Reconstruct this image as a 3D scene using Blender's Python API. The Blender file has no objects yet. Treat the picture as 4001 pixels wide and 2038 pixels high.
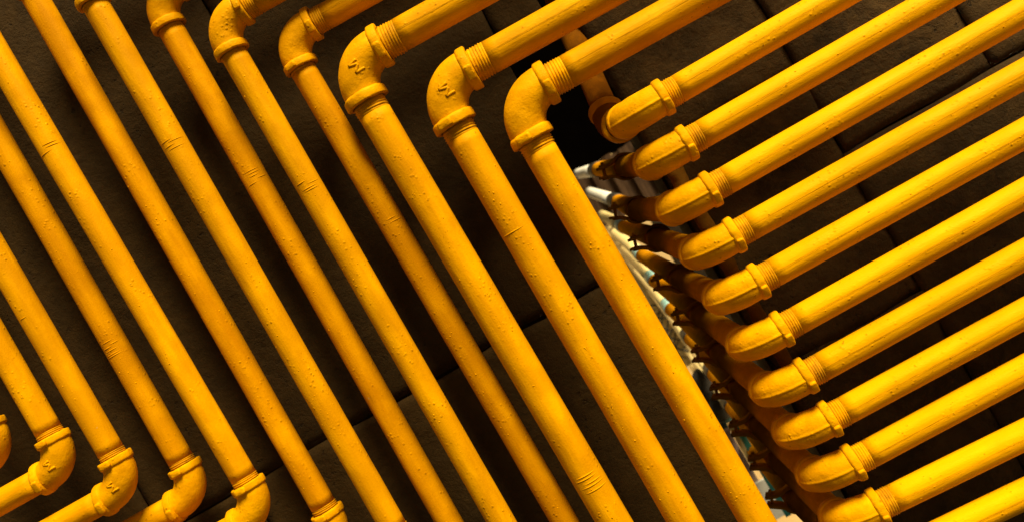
import bpy, bmesh, math, random
from mathutils import Vector, Matrix, noise

random.seed(7)
sc = bpy.context.scene
C = sc.collection

# ------------------------------------------------------------------ camera
FPX = 3600.0                      # focal length in photo pixels (photo 4001 x 2038)
CX, CY = 2000.5, 1019.0
Yc = Vector(((2290 - CX) / FPX, (790 - CY) / FPX, 1.0)).normalized()   # world +Y seen by the camera
Zc = Vector((-0.5, -0.866, 0.0)); Zc = (Zc - Yc * Zc.dot(Yc)).normalized()
Xc = Yc.cross(Zc).normalized()
CAM = Vector((0.0, -1.40, 2.30))

def ray(px, py):
    v = Vector(((px - CX) / FPX, (py - CY) / FPX, 1.0))
    return Vector((Xc.dot(v), Yc.dot(v), Zc.dot(v)))

def P(px, py, y):
    """world point seen at photo pixel (px, py) on the plane Y = y"""
    d = ray(px, py)
    return CAM + d * ((y - CAM.y) / d.y)

cam_data = bpy.data.cameras.new('camera')
cam = bpy.data.objects.new('camera', cam_data)
C.objects.link(cam)
sc.camera = cam
R = Matrix(((Xc.x, -Xc.y, -Xc.z), (Yc.x, -Yc.y, -Yc.z), (Zc.x, -Zc.y, -Zc.z)))
cam.matrix_world = Matrix.Translation(CAM) @ R.to_4x4()
cam_data.sensor_width = 36.0
cam_data.lens = 36.0 * FPX / 4001.0
cam_data.clip_start = 0.05
cam_data.clip_end = 500.0
cam_data.dof.use_dof = True
cam_data.dof.focus_distance = 1.385
cam_data.dof.aperture_fstop = 5.0

# ------------------------------------------------------------------ light
sun_from = Vector((0.40, -0.42, 0.80)).normalized()       # direction towards the sun
world = bpy.data.worlds.new('World')
sc.world = world
world.use_nodes = True
nt = world.node_tree
nt.nodes.clear()
sky = nt.nodes.new('ShaderNodeTexSky')
sky.sky_type = 'NISHITA'
sky.sun_disc = False
sky.sun_elevation = math.asin(sun_from.z)
sky.sun_rotation = math.atan2(sun_from.x, sun_from.y)
sky.dust_density = 4.0
tint = nt.nodes.new('ShaderNodeMix'); tint.data_type = 'RGBA'; tint.blend_type = 'MULTIPLY'
tint.inputs[0].default_value = 1.0
tint.inputs[7].default_value = (1.0, 0.74, 0.38, 1)       # warm tint over the whole sky
bg = nt.nodes.new('ShaderNodeBackground')
bg.inputs[1].default_value = 0.037
wo = nt.nodes.new('ShaderNodeOutputWorld')
nt.links.new(sky.outputs[0], tint.inputs[6])
nt.links.new(tint.outputs[2], bg.inputs[0])
nt.links.new(bg.outputs[0], wo.inputs[0])

sd = bpy.data.lights.new('sun', 'SUN')
sd.energy = 5.0
sd.angle = math.radians(20)
sd.color = (1.0, 0.86, 0.52)
sun = bpy.data.objects.new('sun', sd)
C.objects.link(sun)
sun.location = (2, -4, 6)
sun.rotation_euler = sun_from.to_track_quat('Z', 'Y').to_euler()

sc.view_settings.view_transform = 'Standard'
sc.view_settings.look = 'None'
sc.view_settings.exposure = 0.56
sc.view_settings.gamma = 1.0
sc.view_settings.use_curve_mapping = False

# ------------------------------------------------------------------ materials
class N:
    """tiny node helper"""
    def __init__(s, name):
        s.m = bpy.data.materials.new(name); s.m.use_nodes = True
        s.t = s.m.node_tree; s.t.nodes.clear()
        s.out = s.t.nodes.new('ShaderNodeOutputMaterial')
        s.b = s.t.nodes.new('ShaderNodeBsdfPrincipled')
        s.t.links.new(s.b.outputs[0], s.out.inputs[0])
    def n(s, typ, **kw):
        x = s.t.nodes.new(typ)
        for k, v in kw.items(): setattr(x, k, v)
        return x
    def l(s, a, b): s.t.links.new(a, b)
    def noise(s, vec, scale, detail=3.0, rough=0.55, dist=0.0):
        x = s.n('ShaderNodeTexNoise'); x.inputs['Scale'].default_value = scale
        x.inputs['Detail'].default_value = detail; x.inputs['Roughness'].default_value = rough
        x.inputs['Distortion'].default_value = dist
        s.l(vec, x.inputs['Vector']); return x.outputs['Fac']
    def ramp(s, fac, a, b, c0=(0, 0, 0, 1), c1=(1, 1, 1, 1)):
        x = s.n('ShaderNodeValToRGB'); e = x.color_ramp.elements
        e[0].position = a; e[1].position = b; e[0].color = c0; e[1].color = c1
        s.l(fac, x.inputs[0]); return x.outputs[0]
    def mix(s, fac, a, b, blend='MIX'):
        x = s.n('ShaderNodeMix', data_type='RGBA', blend_type=blend)
        if hasattr(fac, 'node'): s.l(fac, x.inputs[0])
        else: x.inputs[0].default_value = fac
        for v, i in ((a, 6), (b, 7)):
            if hasattr(v, 'node'): s.l(v, x.inputs[i])
            else: x.inputs[i].default_value = v
        return x.outputs[2]
    def math(s, op, a, b=0.0):
        x = s.n('ShaderNodeMath', operation=op)
        for v, i in ((a, 0), (b, 1)):
            if hasattr(v, 'node'): s.l(v, x.inputs[i])
            else: x.inputs[i].default_value = v
        return x.outputs[0]
    def mapping(s, vec, scale):
        x = s.n('ShaderNodeMapping'); x.inputs['Scale'].default_value = scale
        s.l(vec, x.inputs[0]); return x.outputs[0]
    def bump(s, h, strength, dist, normal=None):
        x = s.n('ShaderNodeBump'); x.inputs['Strength'].default_value = strength
        x.inputs['Distance'].default_value = dist
        s.l(h, x.inputs['Height'])
        if normal is not None: s.l(normal, x.inputs['Normal'])
        return x.outputs[0]

def paint(name, uv, base=(0.88, 0.405, 0.0003), dull=(0.56, 0.222, 0.0003), dirt=0.0, rough=0.5, grunge=1.0, spec=0.24):
    s = N(name)
    tc = s.n('ShaderNodeTexCoord'); geo = s.n('ShaderNodeObjectInfo')
    off = s.n('ShaderNodeVectorMath', operation='ADD')
    rv = s.n('ShaderNodeVectorMath', operation='SCALE'); rv.inputs[3].default_value = 7.0
    cmb = s.n('ShaderNodeCombineXYZ')
    for i in range(3): s.l(geo.outputs['Random'], cmb.inputs[i])
    s.l(cmb.outputs[0], rv.inputs[0]); s.l(rv.outputs[0], off.inputs[1])
    s.l(tc.outputs['Object'], off.inputs[0])
    ov = off.outputs[0]
    if uv:
        o2 = s.n('ShaderNodeVectorMath', operation='ADD')
        s.l(tc.outputs['UV'], o2.inputs[0]); s.l(rv.outputs[0], o2.inputs[1])
        sv = s.mapping(o2.outputs[0], (1.0, 0.16, 1.0))
    else:
        sv = ov
    big = s.ramp(s.noise(sv, 38, 5, 0.62), 0.36, 0.66)
    mid = s.ramp(s.noise(ov, 16, 4, 0.6), 0.40, 0.62)
    fine = s.noise(ov, 420, 3, 0.6)
    c = s.mix(s.math('MULTIPLY', big, 0.75 * grunge), base + (1,), dull + (1,))
    c = s.mix(s.math('MULTIPLY', mid, 0.45 * grunge), c, (dull[0] * 0.86, dull[1] * 0.84, dull[2], 1))
    # small dark pits and dirt specks
    vo = s.n('ShaderNodeTexVoronoi'); vo.inputs['Scale'].default_value = 120; s.l(ov, vo.inputs['Vector'])
    patch = s.ramp(s.noise(ov, 22, 2), 0.50, 0.60)
    speck = s.math('MULTIPLY', s.math('LESS_THAN', vo.outputs['Distance'], 0.20), patch)
    speck = s.math('MULTIPLY', speck, s.ramp(s.noise(ov, 260, 1), 0.5, 0.58))
    c = s.mix(s.math('MULTIPLY', speck, 0.55), c, (0.16, 0.06, 0.004, 1))
    # worn grey primer showing in a few places
    chip = s.ramp(s.noise(ov, 31, 4, 0.7), 0.735, 0.765)
    c = s.mix(s.math('MULTIPLY', chip, 0.6), c, (0.42, 0.30, 0.13, 1))
    # broad fading, and a slightly different age of paint on every piece
    fade = s.ramp(s.noise(ov, 4.5, 4, 0.6), 0.42, 0.66)
    c = s.mix(s.math('MULTIPLY', fade, 0.40 * grunge), c, dull + (1,))
    sc_ = s.n('ShaderNodeVectorMath', operation='SCALE'); s.l(c, sc_.inputs[0])
    s.l(s.math('ADD', s.math('MULTIPLY', geo.outputs['Random'], 0.14), 0.90), sc_.inputs[3]); c = sc_.outputs[0]
    if dirt > 0:
        dm = s.ramp(s.noise(ov, 26, 5, 0.7), 0.38, 0.62)
        c = s.mix(s.math('MULTIPLY', dm, dirt), c, (0.14, 0.055, 0.008, 1))
    s.l(c, s.b.inputs['Base Color'])
    s.b.inputs['Roughness'].default_value = rough
    s.l(s.ramp(s.noise(sv, 60, 3), 0.3, 0.7, (rough - .1,) * 3 + (1,), (rough + .14,) * 3 + (1,)), s.b.inputs['Roughness'])
    s.b.inputs['Specular IOR Level'].default_value = spec
    s.b.inputs['Specular Tint'].default_value = (1.0, 0.68, 0.02, 1)
    # relief: fine orange peel, brush streaks, hardened drops, lumps
    drops = s.ramp(s.math('SUBTRACT', 0.33, vo.outputs['Distance']), 0.0, 0.3)
    drops = s.math('MULTIPLY', drops, patch)
    h = s.math('ADD', s.math('MULTIPLY', fine, 0.45), s.math('MULTIPLY', drops, 0.75))
    h = s.math('ADD', h, s.math('MULTIPLY', s.noise(sv, 190, 4, 0.7), 0.75))
    n1 = s.bump(h, 0.75, 0.0012)
    n2 = s.bump(s.noise(sv, 34, 3, 0.5), 0.7, 0.0035, n1)
    s.l(n2, s.b.inputs['Normal'])
    return s.m

M = {}
M['pipe'] = paint('yellow_pipe_paint', True)
M['pipe_clean'] = paint('clean_yellow_pipe_paint', True, base=(0.88, 0.405, 0.0003), dull=(0.68, 0.285, 0.0003), grunge=0.6)
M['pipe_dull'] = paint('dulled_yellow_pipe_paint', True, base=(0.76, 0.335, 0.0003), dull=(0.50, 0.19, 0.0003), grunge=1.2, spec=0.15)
M['fitting'] = paint('yellow_fitting_paint', False, grunge=0.7)
M['thread'] = paint('thread_paint', False, dirt=0.55, grunge=0.8)
M['rear'] = paint('grimy_ochre_paint', True, base=(0.80, 0.34, 0.004), dull=(0.66, 0.26, 0.003), dirt=0.22, spec=0.0)
M['grimy'] = paint('grimy_orange_paint', False, base=(0.42, 0.145, 0.006), dull=(0.28, 0.09, 0.005), dirt=0.55, rough=0.7, spec=0.0)
M['strap'] = paint('rusty_strap_paint', False, base=(0.90, 0.42, 0.008), dull=(0.70, 0.28, 0.006), dirt=0.2, rough=0.6, spec=0.0)

M['rust'] = paint('caked_dirty_ochre', False, base=(0.22, 0.09, 0.008), dull=(0.10, 0.04, 0.005), dirt=0.7, rough=0.8)

def stone_mat(name, c0, c1, speck=0.6, rough=0.85, relief=1.0):
    s = N(name)
    tc = s.n('ShaderNodeTexCoord'); oi = s.n('ShaderNodeObjectInfo')
    ov = tc.outputs['Object']
    a = s.ramp(s.noise(ov, 5, 6, 0.65, 0.4), 0.32, 0.70)
    c = s.mix(a, c0 + (1,), c1 + (1,))
    b = s.ramp(s.noise(ov, 17, 7, 0.75, 0.6), 0.46, 0.62)
    c = s.mix(s.math('MULTIPLY', b, 0.5), c, tuple(x * 1.22 for x in c1) + (1,))
    pit = s.math('MULTIPLY', s.ramp(s.noise(ov, 60, 4, 0.7), 0.60, 0.68), s.ramp(s.noise(ov, 4.3, 3), 0.46, 0.62))
    c = s.mix(s.math('MULTIPLY', pit, speck), c, tuple(x * 0.18 for x in c0) + (1,))
    br = s.math('ADD', s.math('MULTIPLY', oi.outputs['Random'], 0.22), 0.86)
    x = s.n('ShaderNodeVectorMath', operation='SCALE'); s.l(c, x.inputs[0]); s.l(br, x.inputs[3])
    s.l(x.outputs[0], s.b.inputs['Base Color'])
    s.b.inputs['Roughness'].default_value = rough
    s.b.inputs['Specular IOR Level'].default_value = 0.2
    h = s.math('ADD', s.noise(ov, 55, 8, 0.7), s.math('MULTIPLY', pit, -0.8))
    n1 = s.bump(h, 0.8, 0.005 * relief)
    n2 = s.bump(s.noise(ov, 240, 4, 0.6), 0.5, 0.002, n1)
    s.l(n2, s.b.inputs['Normal'])
    return s.m

M['stone_l'] = stone_mat('dark_brown_stone', (0.026, 0.0128, 0.0016), (0.046, 0.0228, 0.0032))
M['stone_r'] = stone_mat('weathered_brown_stone', (0.019, 0.0095, 0.0018), (0.078, 0.041, 0.010), 0.8, 0.85, 1.6)
M['mortar'] = stone_mat('dark_mortar', (0.012, 0.007, 0.003), (0.022, 0.013, 0.006))
M['ledge'] = stone_mat('pale_stone_jamb', (0.07, 0.048, 0.022), (0.12, 0.080, 0.036), 0.5)

def flat(name, col, rough=0.6, var=0.25, scale=18, bump=0.3, metal=0.0, bdist=0.002):
    s = N(name)
    tc = s.n('ShaderNodeTexCoord'); ov = tc.outputs['Object']
    f = s.ramp(s.noise(ov, scale, 5, 0.65), 0.3, 0.72)
    c = s.mix(f, tuple(x * (1 - var) for x in col) + (1,), tuple(min(1, x * (1 + var * .5)) for x in col) + (1,))
    s.l(c, s.b.inputs['Base Color'])
    s.b.inputs['Roughness'].default_value = rough
    s.b.inputs['Metallic'].default_value = metal
    s.l(s.bump(s.noise(ov, scale * 4, 4), bump, bdist), s.b.inputs['Normal'])
    return s.m
M['cream'] = flat('pale_cream_enamel', (0.90, 0.72, 0.34), 0.4, 0.10)
M['white'] = flat('chalky_white_paint', (0.86, 0.84, 0.80), 0.6, 0.08)
M['teal'] = flat('teal_paint', (0.06, 0.42, 0.42), 0.5, 0.2)
M['paleblue'] = flat('pale_blue_sleeve', (0.34, 0.62, 0.66), 0.45, 0.15)
M['black'] = flat('black_rubber', (0.012, 0.010, 0.009), 0.6, 0.3)
M['unlit_black'] = flat('unlit_black_panel', (0.0012, 0.0008, 0.0005), 1.0, 0.3)  # shade of the unlit interior put into the colour
M['unlit_black'].node_tree.nodes['Principled BSDF'].inputs['Specular IOR Level'].default_value = 0.0
M['rag'] = flat('dark_sacking', (0.018, 0.013, 0.010), 0.9, 0.5, 30, 0.8)
M['greenpipe'] = flat('dark_green_tube_paint', (0.02, 0.05, 0.04), 0.6, 0.4)
M['pink'] = flat('dusty_pink_render', (0.52, 0.38, 0.36), 0.9, 0.15)
M['bounce_lane'] = flat('pale_bounce_paving', (0.55, 0.44, 0.28), 0.9, 0.3, 3)
M['ground'] = flat('dark_asphalt', (0.035, 0.030, 0.024), 0.9, 0.3, 3)
M['plaster'] = flat('pale_ochre_plaster', (0.62, 0.44, 0.22), 0.9, 0.2, 3)
M['wood'] = None
def wood():
    s = N('weathered_plank_wood')
    tc = s.n('ShaderNodeTexCoord'); ov = s.mapping(tc.outputs['Object'], (9, 9, 0.8))
    f = s.ramp(s.noise(ov, 9, 5, 0.7), 0.3, 0.7)
    c = s.mix(f, (0.022, 0.012, 0.008, 1), (0.10, 0.060, 0.038, 1))
    s.l(c, s.b.inputs['Base Color']); s.b.inputs['Roughness'].default_value = 0.95; s.b.inputs['Specular IOR Level'].default_value = 0.0
    s.l(s.bump(s.noise(ov, 20, 4), 0.6, 0.003), s.b.inputs['Normal'])
    return s.m
M['wood'] = wood()

# ------------------------------------------------------------------ object helpers
def tag(o, label=None, cat=None, group=None, kind=None):
    if label: o['label'] = label
    if cat: o['category'] = cat
    if group: o['group'] = group
    if kind: o['kind'] = kind
    return o

def thing(name, label, cat, loc, group=None):
    o = bpy.data.objects.new(name, None); C.objects.link(o)
    o.empty_display_size = 0.05; o.location = loc
    return tag(o, label, cat, group)

def wloc(o):
    p = Vector((0, 0, 0))
    while o is not None:
        p += o.location; o = o.parent
    return p

def mesh_obj(name, verts, faces, mat, parent=None, smooth=True, uvs=None, origin=None):
    """verts are world points; the object's origin is its parent's (or `origin`)"""
    base = wloc(parent) if parent else Vector((0, 0, 0))
    org = Vector(origin) if origin is not None else (base if parent else Vector(verts[0]))
    me = bpy.data.meshes.new(name)
    me.from_pydata([tuple(Vector(v) - org) for v in verts], [], faces)
    if uvs:
        lay = me.uv_layers.new(name='UVMap')
        for poly in me.polygons:
            for li, vi in zip(poly.loop_indices, poly.vertices):
                lay.data[li].uv = uvs[vi]
    me.materials.append(mat)
    if smooth:
        for p in me.polygons: p.use_smooth = True
    me.update()
    o = bpy.data.objects.new(name, me); C.objects.link(o)
    if parent: o.parent = parent
    o.location = org - base
    return o

def frame_of(d, hint=Vector((0, 0, 1))):
    d = d.normalized()
    if abs(d.dot(hint)) > 0.95: hint = Vector((0, -1, 0))
    u = d.cross(hint).normalized(); v = d.cross(u).normalized()
    return u, v

def tube(a, b, r, nseg=40, step=0.02, wob=0.0, seed=0.0, rfun=None, ripple=0.0):
    """one closed tube from a to b; slightly uneven like thickly painted pipe"""
    a = Vector(a); b = Vector(b); d = b - a; L = d.length; d.normalize()
    u, v = frame_of(d)
    n = max(1, int(L / step)); V = []; F = []; UV = []
    for i in range(n + 1):
        t = L * i / n; c = a + d * t
        for k in range(nseg):
            an = 2 * math.pi * k / nseg
            dirv = u * math.cos(an) + v * math.sin(an)
            rr = r if rfun is None else rfun(t, an)
            if wob:
                q = c * 9 + Vector((seed, seed * 1.7, 0))
                rr *= 1 + wob * noise.noise(Vector((q.x + dirv.x * .7, q.y + dirv.y * .7, q.z + dirv.z * .7)))
                q2 = (c + dirv * r) * 55 + Vector((seed, 0, seed))
                rr *= 1 + ripple * noise.noise(q2)
            V.append(c + dirv * rr); UV.append((an * r, t))
    for i in range(n):
        for k in range(nseg):
            k2 = (k + 1) % nseg
            F.append((i * nseg + k, i * nseg + k2, (i + 1) * nseg + k2, (i + 1) * nseg + k))
    F.append(tuple(range(nseg - 1, -1, -1)))
    F.append(tuple(n * nseg + k for k in range(nseg)))
    return V, F, UV

def join(*parts):
    V = []; F = []; UV = []
    for p in parts:
        o = len(V); V += list(p[0]); F += [tuple(i + o for i in f) for f in p[1]]
        UV += (list(p[2]) if len(p) > 2 else [(0, 0)] * len(p[0]))
    return V, F, UV

def sweep(points, radii, nseg=40, seed=0.0, lump=0.0, hint=None, freq=60, cap=True, parting=0.0):
    """tube through points with a radius each; parting = height of the mould line (in the plane's outer side)"""
    V = []; F = []; UV = []
    pn = hint
    n = len(points)
    for i, c in enumerate(points):
        t = (points[min(i + 1, n - 1)] - points[max(i - 1, 0)]).normalized()
        w = t.cross(pn).normalized()          # in the bend plane
        for k in range(nseg):
            an = 2 * math.pi * k / nseg
            dv = w * math.cos(an) + pn * math.sin(an)
            rr = radii[i]
            if parting:
                for ctr in (0.0, math.pi):
                    da = abs((an - ctr + math.pi) % (2 * math.pi) - math.pi)
                    rr += parting * math.exp(-(da / 0.075) ** 2)
            if lump:
                q = (c + dv * rr) * freq + Vector((seed * 3.1, seed, seed * .7))
                rr *= 1 + lump * noise.noise(q) + lump * 0.5 * noise.noise(q * 2.7)
            V.append(c + dv * rr); UV.append((an * radii[i], i * 0.003))
    for i in range(n - 1):
        for k in range(nseg):
            k2 = (k + 1) % nseg
            F.append((i * nseg + k, i * nseg + k2, (i + 1) * nseg + k2, (i + 1) * nseg + k))
    if cap:
        F.append(tuple(range(nseg - 1, -1, -1))); F.append(tuple((n - 1) * nseg + k for k in range(nseg)))
    return V, F, UV

def box_pts(c, ax, ay, az):
    c = Vector(c)
    V = [c + ax * sx + ay * sy + az * sz for sx in (-1, 1) for sy in (-1, 1) for sz in (-1, 1)]
    F = [(0, 1, 3, 2), (4, 6, 7, 5), (0, 4, 5, 1), (2, 3, 7, 6), (0, 2, 6, 4), (1, 5, 7, 3)]
    return V, F

def blob(c, ax, ay, az, seed=0, n=8, power=4.0, lump=0.12, freq=120):
    """rounded lump (superellipsoid)"""
    V = []; F = []
    for i in range(n + 1):
        th = -math.pi / 2 + math.pi * i / n
        for k in range(2 * n):
            ph = math.pi * k / n
            sg = lambda x: math.copysign(abs(x) ** (2 / power), x)
            x = sg(math.cos(th)) * sg(math.cos(ph)); y = sg(math.cos(th)) * sg(math.sin(ph)); z = sg(math.sin(th))
            p = ax * x + ay * y + az * z
            p *= 1 + lump * noise.noise((c + p) * freq + Vector((seed, 0, 0)))
            V.append(c + p)
    m = 2 * n
    for i in range(n):
        for k in range(m):
            k2 = (k + 1) % m
            F.append((i * m + k, i * m + k2, (i + 1) * m + k2, (i + 1) * m + k))
    return V, F

# ------------------------------------------------------------------ pipe fittings
def collar(parent, end, d, od, seed, lug_dir=None, lug=1.0, k=1.0):
    """raised band round an elbow's mouth; end = outer face centre, d = pipe direction (away from elbow)"""
    prof = [(-0.33, .58), (-0.30, .625), (-0.27, .655), (-0.23, .668), (-0.14, .672), (-0.05, .672), (-0.015, .662), (0.0, .63), (0.0, .53)]
    u, v = frame_of(d, Vector((0, -1, 0)))
    prof = [(t, .53 + (rr - .53) * k) for t, rr in prof]
    V = []; F = []; UV = []
    ns = 56
    for (t, rr) in prof:
        for k in range(ns):
            an = 2 * math.pi * k / ns
            dv = u * math.cos(an) + v * math.sin(an)
            q = (end + dv * od * rr) * 95 + Vector((seed * 2.3, seed, 0))
            f = rr * (1 + 0.022 * noise.noise(q) + 0.016 * noise.noise(q * 3))
            tt = t + 0.018 * noise.noise(q * 1.3 + Vector((5, 5, 5)))
            V.append(end + d * (tt * od) + dv * (od * f)); UV.append((0, 0))
    for i in range(len(prof) - 1):
        for k in range(ns):
            k2 = (k + 1) % ns
            F.append((i * ns + k, i * ns + k2, (i + 1) * ns + k2, (i + 1) * ns + k))
    o = mesh_obj('collar', V, F, M['fitting'], parent)
    if lug_dir is not None:
        l = (lug_dir - d * lug_dir.dot(d)).normalized(); s = d.cross(l)
        bv, bf = blob(end + l * od * 0.66 - d * od * 0.145, d * od * 0.125, s * od * 0.24 * lug, l * od * 0.085, seed, 7, 5.0, 0.08)
        mesh_obj('collar_lug', bv, bf, M['fitting'], parent)
    return o

def thread_rings(start, d, od, n=5, pitch=0.105, seed=0, fade=True):
    u, v = frame_of(d)
    V = []; F = []; ns = 48; rows = []
    steps = n * 6
    L = n * pitch * od
    for i in range(steps + 1):
        t = L * i / steps
        ph = (i / 6.0) % 1.0
        row = []
        for k in range(ns):
            an = 2 * math.pi * k / ns
            dv = u * math.cos(an) + v * math.sin(an)
            ridge = 0.5 - 0.5 * math.cos(2 * math.pi * (ph + k / ns))       # a true helix
            amp = 0.034 * (0.35 if i < 2 or i > steps - 3 else 1.0)
            q = (start + dv * od * .5 + d * t) * 90 + Vector((seed, 0, 0))
            rr = od * (0.487 + amp * ridge * (0.9 + 0.6 * noise.noise(q)))
            V.append(start + d * t + dv * rr)
    for i in range(steps):
        for k in range(ns):
            k2 = (k + 1) % ns
            F.append((i * ns + k, i * ns + k2, (i + 1) * ns + k2, (i + 1) * ns + k))
    return V, F, L

def elbow(parent, corner, da, db, od, E=1.3, seed=0, letter=False, parting=False, lugs=(None, None), mat='fitting', name='elbow', Eb=None, kb=1.0):
    """90 degree elbow: mouths at corner + da*E*od and corner + db*E*od"""
    pn = da.cross(db).normalized()
    Eb = Eb or E
    ra = E * od * 0.80; rb = Eb * od * 0.84 if Eb < E else ra
    pts = []; rad = []
    ea = corner + da * (E - 0.27) * od; eb = corner + db * max((Eb - 0.27) * od, rb + .002)
    pts.append(ea); rad.append(0.585 * od)
    n = 18
    for i in range(n + 1):
        t = i / n; an = t * math.pi / 2
        # circular arc from ta to tb (legs about perpendicular)
        p = corner + da * (ra * (1 - math.sin(an))) + db * (rb * (1 - math.cos(an)))
        pts.append(p); rad.append(od * (0.59 + 0.03 * math.sin(math.pi * t)))
    pts.append(eb); rad.append(0.585 * od)
    V, F, UV = sweep(pts, rad, 110 if parting else 64, seed, 0.010, pn, 75, True, 0.034 * od if parting else 0.006 * od)
    body = mesh_obj(name, V, F, M[mat], parent)
    collar(body, corner + da * E * od, da, od, seed + 1, lugs[0])
    collar(body, corner + db * Eb * od, db, od, seed + 2, lugs[1], 1.0, kb)
    if letter:
        # raised cast letter M lying on its side, facing the camera side of the bend
        out = pn if pn.y < 0 else -pn
        c = corner + (da + db) * (rb * 0.30)
        e1 = -(da + db).normalized() * 0.25 + da * 0; 
        ex = (Vector((0.86, 0, 0.25))).normalized(); ey = Vector((-0.35, 0, 0.94)).normalized()
        s = od / 132.0 / 3.547
        strokes = [((72, 62), (-68, 70)), ((-68, 70), (38, 2)), ((38, 2), (-66, -66)), ((-66, -66), (62, -92))]
        parts = []
        for (p0, p1) in strokes:
            m = 6
            pp = []
            for q in range(m + 1):
                x = p0[0] + (p1[0] - p0[0]) * q / m; y = p0[1] + (p1[1] - p0[1]) * q / m
                w = c + ex * x * s + ey * y * s
                # drop onto the torus surface
                rel = w - corner
                xa = rb - rel.dot(da); xb = rb - rel.dot(db)
                dist = math.hypot(xa, xb)
                off = abs(dist - rb)
                hgt = math.sqrt(max(0.0, (0.615 * od) ** 2 - off ** 2))
                pp.append(w + out * (hgt - 0.012 * od))
            tv = sweep(pp, [0.052 * od] * len(pp), 8, 0, 0, out, 10, True)
            parts.append(tv)
        V2, F2, _ = join(*parts)
        mesh_obj('raised_letter', V2, F2, M['fitting'], body)
    return body

def wrench_marks(parent, a, d, od, n, seed, mat='pipe'):
    """shallow curved ridges left where the pipe was gripped"""
    rnd = random.Random(seed)
    parts = []
    u = Vector((0, -1, 0)); u = (u - d * u.dot(d)).normalized(); v = d.cross(u)
    for i in range(n):
        t = (i - n / 2) * 0.12 * od + rnd.uniform(-.03, .03) * od
        a0 = rnd.uniform(-1.3, -0.7) if i % 2 else rnd.uniform(-1.2, -0.2); a1 = a0 + rnd.uniform(0.8, 1.9)
        pts = []
        for q in range(13):
            an = a0 + (a1 - a0) * q / 12
            pts.append(a + d * (t) + (u * math.cos(an) + v * math.sin(an)) * od * 0.4985)
        hh = [0.022 * od * math.sin(math.pi * (q + .4) / 12.8) for q in range(13)]
        parts.append(sweep(pts, hh, 8, 0, 0, d, 10, True))
    V, F, _ = join(*parts)
    return mesh_obj('grip_mark', V, F, M[mat], parent)

def drips(parent, a, b, od, n, seed):
    """hardened paint drops and blisters on a pipe, joined"""
    rnd = random.Random(seed); a = Vector(a); b = Vector(b)
    d = (b - a).normalized(); L = (b - a).length
    u = Vector((0, -1, 0)); u = (u - d * u.dot(d)).normalized(); v = d.cross(u)
    V = []; F = []
    runs = [rnd.uniform(0, L) for _ in range(max(2, n // 12))]
    for i in range(n):
        if rnd.random() < .55:
            r0 = rnd.choice(runs); t = r0 + rnd.gauss(0, 1.6 * od); an = rnd.gauss(0, .35)
        else:
            t = rnd.uniform(0, L); an = rnd.uniform(-1.3, 1.3)
        if t < 0.03 or t > L - 0.03: continue
        r = od * rnd.choice([0.009, 0.010, 0.011, 0.012, 0.014, 0.016, 0.026]) * rnd.uniform(.8, 1.1)
        nn = (u * math.cos(an) + v * math.sin(an)); c = a + d * t + nn * od * 0.498
        s = d.cross(nn)
        bv, bf = blob(c, d * r * rnd.uniform(1, 1.7), s * r, nn * r * 0.6, i, 4, 2.0, 0.2, 300)
        o = len(V); V += bv; F += [tuple(x + o for x in f) for f in bf]
    if not V: return
    o = mesh_obj('paint_drop', V, F, M['pipe'], parent)
    o['kind'] = 'stuff'

# ------------------------------------------------------------------ the gas pipes
ODS = 107.0 / FPX * 1.40       # small pipe outside diameter
ODB = 132.5 / FPX * 1.40       # large pipe
def fit(pts):
    n = len(pts); sy = sum(p[1] for p in pts) / n; sx = sum(p[0] for p in pts) / n
    k = sum((p[0] - sx) * (p[1] - sy) for p in pts) / sum((p[1] - sy) ** 2 for p in pts)
    return lambda y: sx + k * (y - sy), k

def meet(vf, k, hx, hy, hs):
    # vertical axis x = vf(y); horizontal y = hy + hs*(x-hx)
    y = 1000.0
    for _ in range(60): y = hy + hs * (vf(y) - hx)
    return vf(y), y

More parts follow.
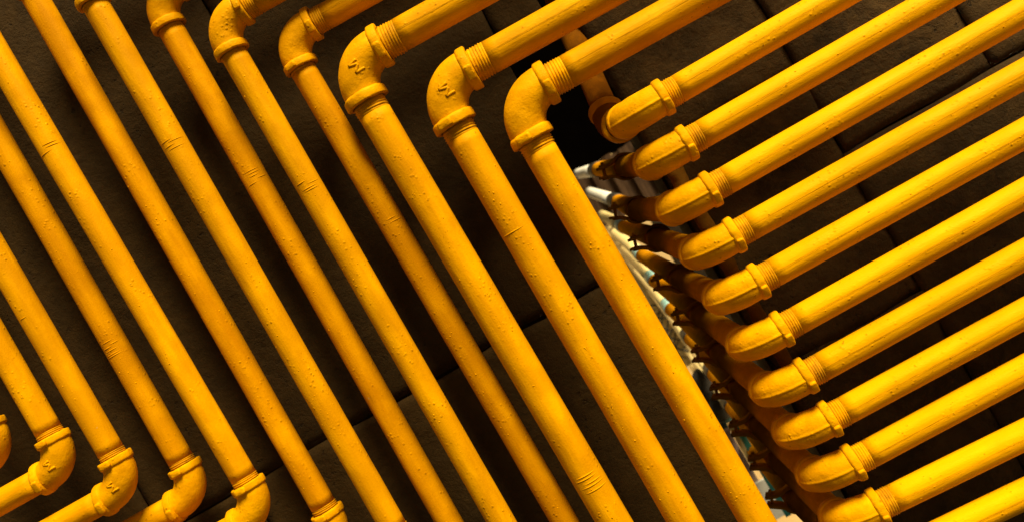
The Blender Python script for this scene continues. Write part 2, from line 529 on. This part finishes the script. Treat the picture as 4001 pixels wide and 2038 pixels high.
SL = -0.556
bank = [
 # key, axis points, depth, big, top (H line), bottom (H line), label
 ('z', [(62, 1460), (62 - 276, 980)], 0.0, False, None, (132, 1887, SL), 'short yellow pipe at the far lower left, elbow letting onto the lowest left-going run'),
 ('a', [(258, 1460), (-20, 980)], 0.0, False, None, (369, 1973, SL), 'yellow pipe near the lower left whose bottom elbow bears a raised letter M'),
 ('b', [(244, 980), (516, 1460), (-42, 480)], 0.045, False, None, (607, 2018, SL), 'dull yellow pipe with many fine grip rings low on it and a bottom elbow'),
 ('c', [(144, 480), (441, 980), (716, 1460)], 0.0, False, None, (848, 2095, SL), 'bright yellow pipe with a small torn crack in its paint and grip rings high up'),
 ('d', [(245, 180), (415, 480), (702, 980), (971, 1460), (1222, 1900)], 0.045, False, (370, -316, SL), (1130, 2215, SL), 'dull blistered yellow pipe from the top left corner to the bottom edge'),
 ('e', [(465, 180), (637, 480), (923, 980), (1200, 1460), (1446, 1900)], 0.0, False, (560, -245, SL), (1370, 2330, SL), 'bright yellow pipe whose top collar just shows at the top edge, grip rings high up'),
 ('f', [(705, 180), (875, 480), (1158, 980), (1429, 1460), (1677, 1900)], 0.045, False, (735, -80, SL), None, 'shaded yellow pipe under a dim blurred elbow at the top edge'),
 ('g', [(941, 260), (1066, 480), (1355, 980), (1630, 1460), (1881, 1900)], 0.0, False, (947, 33, SL), None, 'bright yellow pipe whose rounded elbow is half cut by the top edge'),
 ('h', [(1304, 480), (1595, 980), (1871, 1460), (2128, 1900)], 0.03, False, (1241, 82, SL), None, 'yellow pipe with plain elbow, tucked closely beside a thicker pipe on its right'),
 ('i', [(1486, 480), (1780, 980), (2062, 1460), (2320, 1900)], -0.005, True, (1509, 168, SL), None, 'thick yellow pipe, highest of the elbows with a raised M, grip rings near its foot'),
 ('j', [(1824, 560), (2067, 980), (2343, 1460), (2600, 1900)], -0.005, True, (1855, 257, SL), None, 'thick yellow pipe, second elbow with raised M, thin scratch across its upper middle'),
 ('k', [(2046, 480), (2339, 980), (2622, 1460), (2880, 1900)], -0.005, True, (2159, 312, SL), None, 'thick yellow pipe along the open gap, elbow beside the black opening'),
]
GL = 'yellow gas pipes running down the left wall'
marks = {'b': (460, 1360, 6), 'c': (200, 590, 3), 'e': (655, 572, 4), 'f': (1000, 702, 5), 'g': (1185, 735, 4), 'h': (1530, 870, 2),
         'i': (2282, 1872, 5), 'j': (2030, 905, 1), 'a': (95, 1235, 1)}
num = 0
for (key, pts, dep, big, top, bot, label) in bank:
    num += 1
    od = ODB if big else ODS
    vf, k = fit(pts)
    ctop = meet(vf, k, *top) if top else None
    cbot = meet(vf, k, *bot) if bot else None
    ytop = ctop[1] if ctop else -420.0
    ybot = cbot[1] if cbot else 2420.0
    A = P(vf(ytop), ytop, dep); B = P(vf(ybot), ybot, dep)
    t = thing('gas_pipe', label, 'gas pipe', B, GL)
    E = 1.30
    d = (B - A).normalized()
    E0 = A; E1 = B
    front = Vector((-0.15, -1, 0.1))
    if ctop:
        xr, yr = ctop[0] + 2100, ctop[1] + 2100 * top[2]
        H1 = P(xr, yr, dep); h = (H1 - A).normalized()
        elbow(t, A, h, d, od, E, num * 5.3, key in ('i', 'j'), False, (Vector((-.1, -1, -.35)) if big or key == 'h' else front, Vector((-.35, -1, 0)) if key in 'jkh' else None))
        s0 = A + h * E * od; s1 = A + d * E * od
        nr = 6 if big else 5
        V, F, Lr = thread_rings(s0, h, od, nr, 0.088, num)
        mesh_obj('pipe_thread', V, F, M['thread'], t)
        V, F, UV = tube(s0 + h * Lr, H1, od / 2, 44, 0.016, 0.012, num * 3, None, 0.006)
        ho = mesh_obj('horizontal_run', V, F, M['pipe'], t, True, UV)
        drips(t, s0 + h * Lr, H1, od, 90, num * 11)
        n2 = 4 if big else 1
        V, F, Lr2 = thread_rings(s1, d, od, n2, 0.088, num + 9)
        mesh_obj('pipe_thread', V, F, M['thread'], t)
        E0 = s1 + d * Lr2
    if cbot:
        xl, yl = cbot[0] - 1200, cbot[1] - 1200 * bot[2]
        H1 = P(xl, yl, dep); h = (H1 - B).normalized()
        elbow(t, B, h, -d, od, 1.28, num * 7.7, key in ('z', 'a'), False, (Vector((.3, -1, -.3)), front))
        s0 = B + h * 1.28 * od; s1 = B - d * 1.28 * od
        V, F, Lr = thread_rings(s0, h, od, 2, 0.07, num)
        mesh_obj('pipe_thread', V, F, M['thread'], t)
        V, F, UV = tube(s0 + h * Lr, H1, od / 2, 44, 0.016, 0.012, num * 3.3, None, 0.006)
        mesh_obj('horizontal_run', V, F, M['pipe'], t, True, UV)
        V, F, Lr2 = thread_rings(s1, -d, od, 3, 0.075, num + 4)
        mesh_obj('pipe_thread', V, F, M['thread'], t)
        E1 = s1 - d * Lr2
    V, F, UV = tube(E0, E1, od / 2, 44, 0.014, 0.014, num * 4.1, None, 0.008)
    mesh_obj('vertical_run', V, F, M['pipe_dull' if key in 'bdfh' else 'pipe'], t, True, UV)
    drips(t, E0, E1, od, 170, num)
    if key in marks:
        mx, my, mn = marks[key]
        pm = P(vf(my), my, dep)
        wrench_marks(t, A + d * ((pm - A).dot(d)), d, od, mn, num)

# one more elbow and pipe at the left picture edge
Bc = P(12, 1762, 0.0)
t = thing('gas_pipe', 'yellow elbow cut off by the left edge, leftmost of all', 'gas pipe', Bc, GL)
d = (P(12, 1762, 0) - P(12 - 800 * .577, 962, 0)).normalized(); h = (P(-988, 1762 + 556, 0) - Bc).normalized()
elbow(t, Bc, h, -d, ODS, 1.28, 3.3, False, False, (None, Vector((0, -1, 0))))
for (nm, dd) in (('vertical_run', -d), ('horizontal_run', h)):
    V, F, UV = tube(Bc + dd * 1.28 * ODS, Bc + dd * 0.9, ODS / 2, 40, 0.02, 0.012, 9, None, 0.006)
    mesh_obj(nm, V, F, M['pipe'], t, True, UV)

# ------------------------------------------------------------------ right bank: pipes that turn into the gap
RY = -0.03
ODR = 112.0 / FPX * (1.40 + RY)
rbank = [  # point by the thread, point at the frame's right, clamp px, clamp depth, sleeve px, far px
 ((2579, 389), (3253, 0), None, None, None, None),
 ((2676, 564), (3661, 0), (2446, 650), 0.40, (2333, 662), (2262, 678)),
 ((2778, 739), (4000, 45), (2491, 820), 0.40, (2412, 786), (2308, 752)),
 ((2879, 914), (4000, 290), (2568, 930), 0.40, (2440, 886), (2355, 842)),
 ((2962, 1098), (4000, 523), (2658, 1086), 0.40, (2511, 998), (2385, 893)),
 ((3066, 1278), (4000, 758), (2737, 1228), 0.40, (2560, 1096), (2418, 955)),
 ((3171, 1453), (4000, 995), (2815, 1375), 0.40, (2624, 1206), (2475, 1035)),
 ((3260, 1624), (4000, 1224), (2888, 1513), 0.40, (2700, 1322), (2560, 1150)),
 ((3354, 1792), (4000, 1446), (2964, 1656), 0.40, (2790, 1460), (2640, 1265)),
 ((3451, 1966), (4000, 1697), (3038, 1792), 0.40, (2860, 1590), (2700, 1380)),
 ((3548, 2143), (4000, 1928), (3106, 1943), 0.40, (2930, 1735), (2760, 1500)),
]
rl = ['topmost right-hand yellow pipe, its elbow joined to an upright dirty orange pipe behind',
      'right-hand yellow pipe, second elbow from the top, strapped next to the grey planks',
      'right-hand yellow pipe, third elbow from the top, long cream tail beyond its strap',
      'right-hand yellow pipe, fourth elbow from the top, pale paint chip on its thread',
      'right-hand yellow pipe, fifth elbow from the top, round blob on its collar',
      'right-hand yellow pipe, sixth elbow from the top, beside the tangled black cable',
      'right-hand yellow pipe, seventh elbow from the top, halfway down the elbow row',
      'right-hand yellow pipe, fourth elbow from the bottom, near the dark hanging sack',
      'right-hand yellow pipe, third elbow from the bottom, above the teal post',
      'right-hand yellow pipe, lowest elbow still whole enough to see, cut by the bottom edge',
      'blurred yellow pipe crossing the bottom right corner, its elbow below the frame']
RG = 'yellow gas pipes running right and turning back into the gap'
CG = 'bent strap clamps on the receding pipes'
for n, (p0, p1, cp, cd, sp, fp) in enumerate(rbank):
    sl = (p1[1] - p0[1]) / (p1[0] - p0[0])
    cx = 2455 + 92.8 * n + 8
    cy = p0[1] + sl * (cx - p0[0])
    K = P(cx, cy, RY)
    xr = max(p1[0], 4000) + 500
    H1 = P(xr, p0[1] + sl * (xr - p0[0]), RY)
    h = (H1 - K).normalized()
    t = thing('gas_pipe', rl[n], 'gas pipe', K, RG)
    od = ODR; seed = 40 + n * 3.7
    if n == 0:
        back = (P(2398, 505, 0.085) - K).normalized()
    else:
        Cc = P(cp[0], cp[1], cd); back = (Cc - K).normalized()
    E = 1.42
    elbow(t, K, h, back, od, E, seed, False, True, (Vector((-.2, -1, -.55)), None), 'fitting', 'elbow', 1.05, 0.88)
    s0 = K + h * E * od
    V, F, Lr = thread_rings(s0, h, od, 5, 0.085, n)
    mesh_obj('pipe_thread', V, F, M['thread'], t)
    V, F, UV = tube(s0 + h * Lr, H1, od / 2, 44, 0.016, 0.014, n * 3 + 50, None, 0.007)
    mesh_obj('horizontal_run', V, F, M['pipe_clean'], t, True, UV)
    drips(t, s0 + h * Lr, H1, od, 80, n + 77)
    if n == 0:
        # a second elbow turns the pipe upright again behind the front runs
        up1 = P(2225, 112, 0.24); K2 = P(2398, 505, 0.085)
        u = (up1 - K2).normalized()
        K2b = K2
        V, F, UV = tube(K + back * .9 * od, K2 - back * .9 * od, od * .5, 36)
        mesh_obj('nipple', V, F, M['grimy'], t, True, UV)
        elbow(t, K2b, u, (K - K2b).normalized(), od, 1.10, 71, False, False, (None, None), 'grimy')
        V, F, UV = tube(K2b + u * 1.15 * od, up1 + u * .4, od / 2, 40, 0.016, 0.014, 88, None, 0.01)
        mesh_obj('vertical_run', V, F, M['grimy'], t, True, UV)
        continue
    S = P(sp[0], sp[1], 1.45); Fp = P(fp[0], fp[1], 2.5 if n < 4 else 3.0)
    e0 = K + back * 1.05 * od
    V1, F1, UV1 = tube(e0, Cc, od / 2, 36, 0.03, 0.012, n, None, 0.006)
    mesh_obj('receding_run', V1, F1, M['rear'], t, True, UV1)
    pt = [Cc - (Cc - e0).normalized() * .004, Cc * .62 + S * .38, Cc * .3 + S * .7, S]
    V1, F1, UV1 = sweep(pt, [od * .5] * 4, 32, 0, 0, Vector((0, 0, 1)))
    mesh_obj('receding_run', V1, F1, M['rear'], t, True, UV1)
    sd_ = (Fp - S).normalized()
    dk = (S - Cc).normalized()
    if n in (1, 2):
        V1, F1, UV1 = tube(S - dk * .10, S + dk * .04, od * .56, 28)
        mesh_obj('sleeve', V1, F1, M['black'], t, True, UV1)
    V1, F1, UV1 = tube(S, S + sd_ * .12, od * .55, 28)
    mesh_obj('sleeve', V1, F1, M['paleblue' if 2 < n < 7 else 'black'], t, True, UV1)
    V1, F1, UV1 = tube(S + sd_ * .12, Fp + sd_ * (0.04 if n < 4 else 1.2), od * .50, 28, 0.2)
    mesh_obj('cream_tail', V1, F1, M['cream' if n > 2 else 'white'], t, True, UV1)

# clamps (each hangs on its pipe: a thing of its own)
cl = ['bent strap clamp on the second elbow pipe, against the grey planks', 'bent strap clamp on the third elbow pipe, first below the planks',
      'bent strap clamp on the fourth elbow pipe, under the long white tails', 'bent strap clamp on the fifth elbow pipe, beside the narrow cream streaks',
      'bent strap clamp on the sixth elbow pipe, right of the blue sleeve and black cable', 'bent strap clamp on the seventh elbow pipe, right of the cream conduits',
      'bent strap clamp above the dark hanging sack', 'bent strap clamp level with the dark green tube',
      'bent strap clamp beside the top of the teal post', 'lowest bent strap clamp, beside the white panel']
def strap_curve(r, side):
    """profile in (x, z): hugs the pipe over one half, then flares out to a tab at -X. side=+1 upper, -1 lower"""
    pts = []
    for q in range(13):
        an = math.radians(0 + 142 * q / 12)
        pts.append((r * math.cos(an), r * math.sin(an)))
    x0, z0 = pts[-1]
    zt = 0.30 * r
    for q in range(1, 8):
        t = q / 7
        x = x0 - t * 1.7 * r
        z = z0 + (zt - z0) * (1 - (1 - min(1, t * 1.15)) ** 2)
        pts.append((x, z))
    return [(x, z * side) for x, z in pts]
for n in range(1, 11):
    cp, cd = rbank[n][2], rbank[n][3]
    c = P(cp[0], cp[1], cd)
    r = ODR * 0.5 * 1.03
    t = thing('strap_clamp', cl[n - 1], 'pipe clamp', c, CG)
    w = ODR * 0.36; th = ODR * 0.12
    rnd = random.Random(n)
    tilt = Matrix.Rotation(math.radians(18 + rnd.uniform(-5, 5)), 3, 'Y') @ Matrix.Rotation(math.radians(-14), 3, 'Z')
    for side in (1, -1):
        cur = strap_curve(r, side)
        V = []; F = []
        m = len(cur)
        for i, (x, z) in enumerate(cur):
            x2, z2 = cur[min(i + 1, m - 1)]; x1, z1 = cur[max(i - 1, 0)]
            tx, tz = x2 - x1, z2 - z1; l = math.hypot(tx, tz); nx, nz = tz / l * side, -tx / l * side
            taper = 1.0 if i < 12 else 1.0 + 0.10 * math.sin((i - 12) / 7 * math.pi)
            for (yy, oo) in ((-w * taper, 0), (w * taper, 0), (w * taper, th), (-w * taper, th)):
                jit = 0.02 * r * noise.noise(Vector((i * .7, side * 3 + n, yy * 40)))
                V.append(c + tilt @ Vector((x + nx * oo + jit, yy, z + nz * oo + jit)))
        for i in range(m - 1):
            for k in range(4):
                k2 = (k + 1) % 4
                F.append((i * 4 + k, i * 4 + k2, (i + 1) * 4 + k2, (i + 1) * 4 + k))
        F.append((0, 3, 2, 1)); F.append(tuple((m - 1) * 4 + k for k in range(4)))
        mesh_obj('strap_half', V, F, M['strap'], t, True)
    bx = -2.02 * r
    zv = tilt @ Vector((0, 0, 1))
    b0 = c + tilt @ Vector((bx, 0, -0.62 * r)); b1 = c + tilt @ Vector((bx, 0, 0.95 * r))
    bolt = mesh_obj('bolt', *tube(b0, b1, 0.15 * r, 10)[:2], M['strap'], t)
    for (lo, hi, rr) in ((0.38, 0.72, .36), (-0.66, -0.38, .34)):
        V, F, _ = tube(c + tilt @ Vector((bx, 0, lo * r)), c + tilt @ Vector((bx, 0, hi * r)), rr * r, 6)
        mesh_obj('nut', V, F, M['strap'], t, False)

# ------------------------------------------------------------------ masonry
def stone(parent, x0, x1, z0, z1, yf, depth, mat, seed, amp=0.006, res=0.022, rnd_edge=0.016, mirror=False):
    """one dressed stone: uneven front face at Y = yf, rounded worn arrises"""
    nx = max(4, int((x1 - x0) / res)); nz = max(4, int((z1 - z0) / res))
    nx = min(nx, 60); nz = min(nz, 60)
    V = []; F = []
    for j in range(nz + 1):
        for i in range(nx + 1):
            x = x0 + (x1 - x0) * i / nx; z = z0 + (z1 - z0) * j / nz
            ex = min(x - x0, x1 - x); ez = min(z - z0, z1 - z)
            e = min(ex, ez)
            q = Vector((x * 6 + seed, z * 6, seed)); q2 = q * 5
            y = yf + amp * noise.noise(q) + amp * .35 * noise.noise(q2)
            rnd_e = rnd_edge * (1.0 + 0.9 * noise.noise(Vector((x * 14, z * 14, seed + 9))))
            if e < rnd_edge: y += (1 - e / rnd_edge) ** 2 * rnd_e * 0.8
            wx = 0.006 * noise.noise(Vector((z * 9, seed, 1))) if 0 < i < nx or True else 0
            sx = wx * (1 if i == 0 or i == nx else 0); sz = 0.006 * noise.noise(Vector((x * 9, seed, 7))) if j in (0, nz) else 0
            V.append(Vector((x + sx, y, z + sz)))
    W = nx + 1
    for j in range(nz):
        for i in range(nx):
            F.append((j * W + i, j * W + i + 1, (j + 1) * W + i + 1, (j + 1) * W + i))
    # sides and back
    ring = [i for i in range(W)] + [j * W + nx for j in range(1, nz + 1)] + [nz * W + i for i in range(nx - 1, -1, -1)] + [j * W for j in range(nz - 1, 0, -1)]
    o = len(V)
    for r in ring:
        v = V[r].copy(); v.y = yf + depth; V.append(v)
    m = len(ring)
    for q in range(m):
        F.append((ring[(q + 1) % m], ring[q], o + q, o + (q + 1) % m))
    F.append(tuple(o + q for q in range(m)))
    return mesh_obj('stone', V, F, mat, parent, True)

WL = 0.125        # left wall face
def wx(px, py, y): return P(px, py, y).x
zj = P(1665, 1500, WL).z                       # the visible bed joint
zj2 = P(2300, 1148, WL).z
xend = P(2425, 980, WL).x                      # right end of the left wall
t = thing('stone_wall', 'dark brown stone wall behind the left bank of pipes', 'wall', (xend - 0.9, WL, zj - 0.6))
rows = [(zj - 1.15, zj - 0.62), (zj - 0.61, zj - 0.0015), (zj + 0.0015, zj + 1.16), (zj + 1.17, zj + 1.2)]
cols = [[xend, P(1446, 1900, WL).x, xend - 1.25, xend - 2.1],
        [xend, P(2120, 1560, WL).x, P(840, 1700, WL).x, xend - 1.9],
        [xend, P(1066, 480, WL).x, P(-8, 1000, WL).x, xend - 2.2],
        [xend, xend - .7, xend - 1.4, xend - 2.2]]
si = 0
for (z0, z1), cs in zip(rows, cols):
    for q in range(3):
        si += 1
        stone(t, cs[q + 1] + 0.003, cs[q] - 0.003, z0, z1, WL + 0.002 * (si % 3), 0.20, M['stone_l'], si * 3.1, 0.006, 0.014, 0.0035)
V, F = box_pts((xend - 1.05, WL + 0.19, zj + 0.02), Vector((1.035, 0, 0)), Vector((0, 0.175, 0)), Vector((0, 0, 1.18)))
stone(t, xend + .002, P(2100, 0, WL + .03).x, P(2052, 165, WL + .03).z, zj + 1.16, WL + .03, .12, M['stone_l'], 91.0, 0.010, 0.014, 0.006)
mesh_obj('mortar_bed', V, F, M['mortar'], t, False)

# right pier
WR = 0.20
xe = P(2530, 562, WR).x
xj1 = P(3290, 585, WR).x
xj2 = P(3810, 150, WR).x
zh = P(3640, 400, WR).z
t = thing('stone_pier', 'weathered stone pier behind the right bank of pipes', 'wall', (xe + 0.9, WR, zh - 0.8))
zt = P(2700, 480, WR).z
spec = [(xe, xj1, zh - 1.4, zh - .74, .0), (xe, xj1, zh - .738, zh - .27, .004), (xe, xj1, zh - .268, zh + .16, .0), (xe, xj1, zh + .162, zh + .7, .003),
        (xj1, xj1 + .95, zh - 1.4, zh - .0015, .010), (xj1, xj2, zh + .0015, zh + .75, .006), (xj2, xj1 + .95, zh + .0015, zh + .75, .012),
        (xj1 + .95, xj1 + 1.7, zh - 1.4, zh + .75, .01)]
for q, (x0, x1, z0, z1, oy) in enumerate(spec):
    stone(t, x0 + .0006, x1 - .0006, z0, z1, WR - oy * .5, 0.24, M['stone_r'], 20 + q * 4.7, 0.008, 0.014, 0.0025)
V, F = box_pts(((xe + xj1 + 1.7) / 2 + .004, WR + .24, zh - 0.33), Vector(((xj1 + 1.7 - xe) / 2 - .012, 0, 0)), Vector((0, .22, 0)), Vector((0, 0, 1.07)))
mesh_obj('pier_core', V, F, M['mortar'], t, False)
# recessed stone jamb left of the pier's corner
x0 = P(2510, 565, WR + .06).x
V, F = box_pts(((x0 + xe) / 2 - .002, WR + .16, zh - 0.33), Vector(((xe - x0) / 2 - .001, 0, 0)), Vector((0, .10, 0)), Vector((0, 0, 1.05)))
mesh_obj('jamb', V, F, M['ledge'], t, False)

# rough painted bracket rail behind the right-hand pipes
a = P(2250, -10, 0.12); b = P(3420, 2010, 0.12)
ra = P(2655, 700, 0.10)
ax = (P(2750, 865, 0.10) - ra).normalized()
V, F, UV = tube(ra - ax * .05, ra + ax * .40, 0.012, 20, 0.006, 0.25, 3, None, 0.35)
o = mesh_obj('support_rail', V, F, M['rust'], None, True, UV)
tag(o, 'rough dirty ochre support rod behind the right-hand elbows', 'pipe support')

# ------------------------------------------------------------------ what shows through the gap
# black panel standing in for the unlit interior behind the upper gap
t = thing('black_shade_panel', 'black panel standing in for the unlit opening above the grey planks', 'shade_panel', P(2300, 300, 2.72))
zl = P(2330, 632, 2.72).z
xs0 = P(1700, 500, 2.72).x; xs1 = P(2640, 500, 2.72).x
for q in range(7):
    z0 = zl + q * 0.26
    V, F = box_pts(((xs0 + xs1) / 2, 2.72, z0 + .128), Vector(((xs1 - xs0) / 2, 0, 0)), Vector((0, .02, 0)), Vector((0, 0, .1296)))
    mesh_obj('board', V, F, M['unlit_black'], t, False)  # strips of the stand-in panel, not real boarding
t = thing('plank_screen', 'weathered grey brown upright planks below the black opening', 'planks', P(2380, 860, 2.62))
pz1 = P(2330, 640, 2.62).z; pz0 = P(2400, 868, 2.62).z
px0 = P(2080, 690, 2.62).x; px1 = P(2600, 700, 2.62).x
npl = 13
for q in range(npl):
    xa = px0 + (px1 - px0) * q / npl; xb = px0 + (px1 - px0) * (q + 1) / npl - .004
    V, F = box_pts(((xa + xb) / 2, 2.60 + .031 * (q % 2), (pz0 + pz1) / 2 + .005 * (q % 3)), Vector(((xb - xa) / 2 + .004, 0, 0)), Vector((0, .014, 0)), Vector((0, 0, (pz1 - pz0) / 2)))
    mesh_obj('plank', V, F, M['wood'], t, False)

# cream conduits seen edge on, running down beside the gap
for q, (a_, b_, r_, lab) in enumerate([((2440, 985), (2860, 1700), .030, 'pale cream conduit nearest the yellow corner pipe'),
                                  ((2452, 960), (2770, 1400), .022, 'pale cream conduit between its two neighbours, wrapped by black cable'),
                                  ((2500, 1000), (2790, 1430), .026, 'pale cream conduit nearest the strap clamps')]):
    A_ = P(*a_, 3.4 + .1 * q); B_ = P(*b_, 3.2 + .1 * q)
    if q == 0: B_ = A_ + (B_ - A_) * .62
    V, F, UV = tube(A_, B_, r_, 24, .05)
    o = mesh_obj('cream_conduit', V, F, M['cream'], None, True, UV)
    tag(o, lab, 'conduit', 'cream conduits beyond the gap')
# black cable tangle
rnd = random.Random(5)
parts = []
path0 = P(2560, 1175, 2.9); path1 = P(2690, 1380, 2.9)
dd = path1 - path0
for s in range(5):
    pts = []
    ph = rnd.uniform(0, 6)
    for q in range(40):
        tt = q / 39
        w = path0 + dd * tt
        pts.append(w + Vector((math.cos(tt * 9 + ph + s) * .045, math.sin(tt * 9 + ph) * .04, math.sin(tt * 6 + s * 1.3) * .03)))
    parts.append(sweep(pts, [.0035] * 40, 6, 0, 0, Vector((.3, .9, .2)).normalized()))
V, F, _ = join(*parts)
o = mesh_obj('cable_tangle', V, F, M['black'], None)
tag(o, 'tangled thin black cable wrapped round the cream conduits', 'cable')
# dark hanging sack
c = P(2778, 1545, 1.9)
V, F = blob(c, Vector((.060, 0, -.02)), Vector((0, .06, 0)), Vector((.0, 0, .105)), 3, 18, 2.2, .35, 22)
o = mesh_obj('hanging_sack', V, F, M['rag'], None)
tag(o, 'dark lumpy sack hanging in the gap above the green tube', 'sack')
# dark green tube crossing the gap
V, F, UV = tube(P(2790, 1690, 1.7), P(2960, 1600, 1.7), .020, 20, .05)
o = mesh_obj('green_tube', V, F, M['greenpipe'], None, True, UV)
tag(o, 'dark green tube crossing the gap under the dark sack', 'tube')
# posts
def post(name, pa, pb, y, w, mat, lab, cat):
    A_ = P(*pa, y); B_ = P(*pb, y)
    c_ = (A_ + B_) / 2
    V, F = box_pts(c_, Vector((w, 0, 0)), Vector((0, w, 0)), (B_ - A_) / 2)
    o = mesh_obj(name, V, F, mat, None, False)
    tag(o, lab, cat)
post('teal_post', (2866, 1640), (3080, 2010), 1.25, .0085, M['teal'], 'slim teal painted post standing beside the lower clamps', 'post')
post('yellow_post', (2848, 1650), (2940, 1810), 1.32, .0075, M['cream'], 'short pale yellow strip beside the teal post', 'post')
post('pink_board', (2830, 1680), (2975, 1930), 1.55, .015, M['pink'], 'dusty pink grey board left of the teal post', 'board')
# white panel
A_ = P(2985, 1958, 1.5)
V, F = box_pts(A_, Vector((.038, 0, 0)), Vector((0, .008, 0)), Vector((0, 0, .065)))
o = mesh_obj('white_panel', V, F, M['white'], None, False)
tag(o, 'white panel low in the gap beside the lowest clamp', 'panel')

# dark slab added to darken the bright backdrop right of the receding pipes
xl_ = P(2398, 590, 2.8).x; zt_ = P(2398, 300, 2.8).z
V, F = box_pts((xl_ + .7, 2.95, (zt_ - 1.2) / 2), Vector((.7, 0, 0)), Vector((0, .14, 0)), Vector((0, 0, (zt_ + 1.2) / 2)))
o = mesh_obj('dark_backing', V, F, M['mortar'], None, False)
tag(o, 'added dark slab beyond the stone pier, right of the planks', 'wall')

# dark building across the lane, far behind, and the ground
V, F = box_pts((1.2, 6.4, 2.0), Vector((5.5, 0, 0)), Vector((0, .2, 0)), Vector((0, 0, 3.2)))
o = mesh_obj('back_wall', V, F, M['plaster'], None, False)
tag(o, 'pale ochre plaster wall glimpsed far behind the gap', 'wall')
V, F = box_pts((0, 0, -1.22), Vector((60, 0, 0)), Vector((0, 60, 0)), Vector((0, 0, .02)))
o = mesh_obj('ground', V, F, M['ground'], None, False)
o['kind'] = 'structure'

V, F = box_pts((1.0, 3.55, -1.198), Vector((6, 0, 0)), Vector((0, 2.6, 0)), Vector((0, 0, .005)))  # pale strip added behind the walls to bounce light into the gap
o = mesh_obj('bounce_lane', V, F, M['bounce_lane'], None, False)
o['kind'] = 'structure'
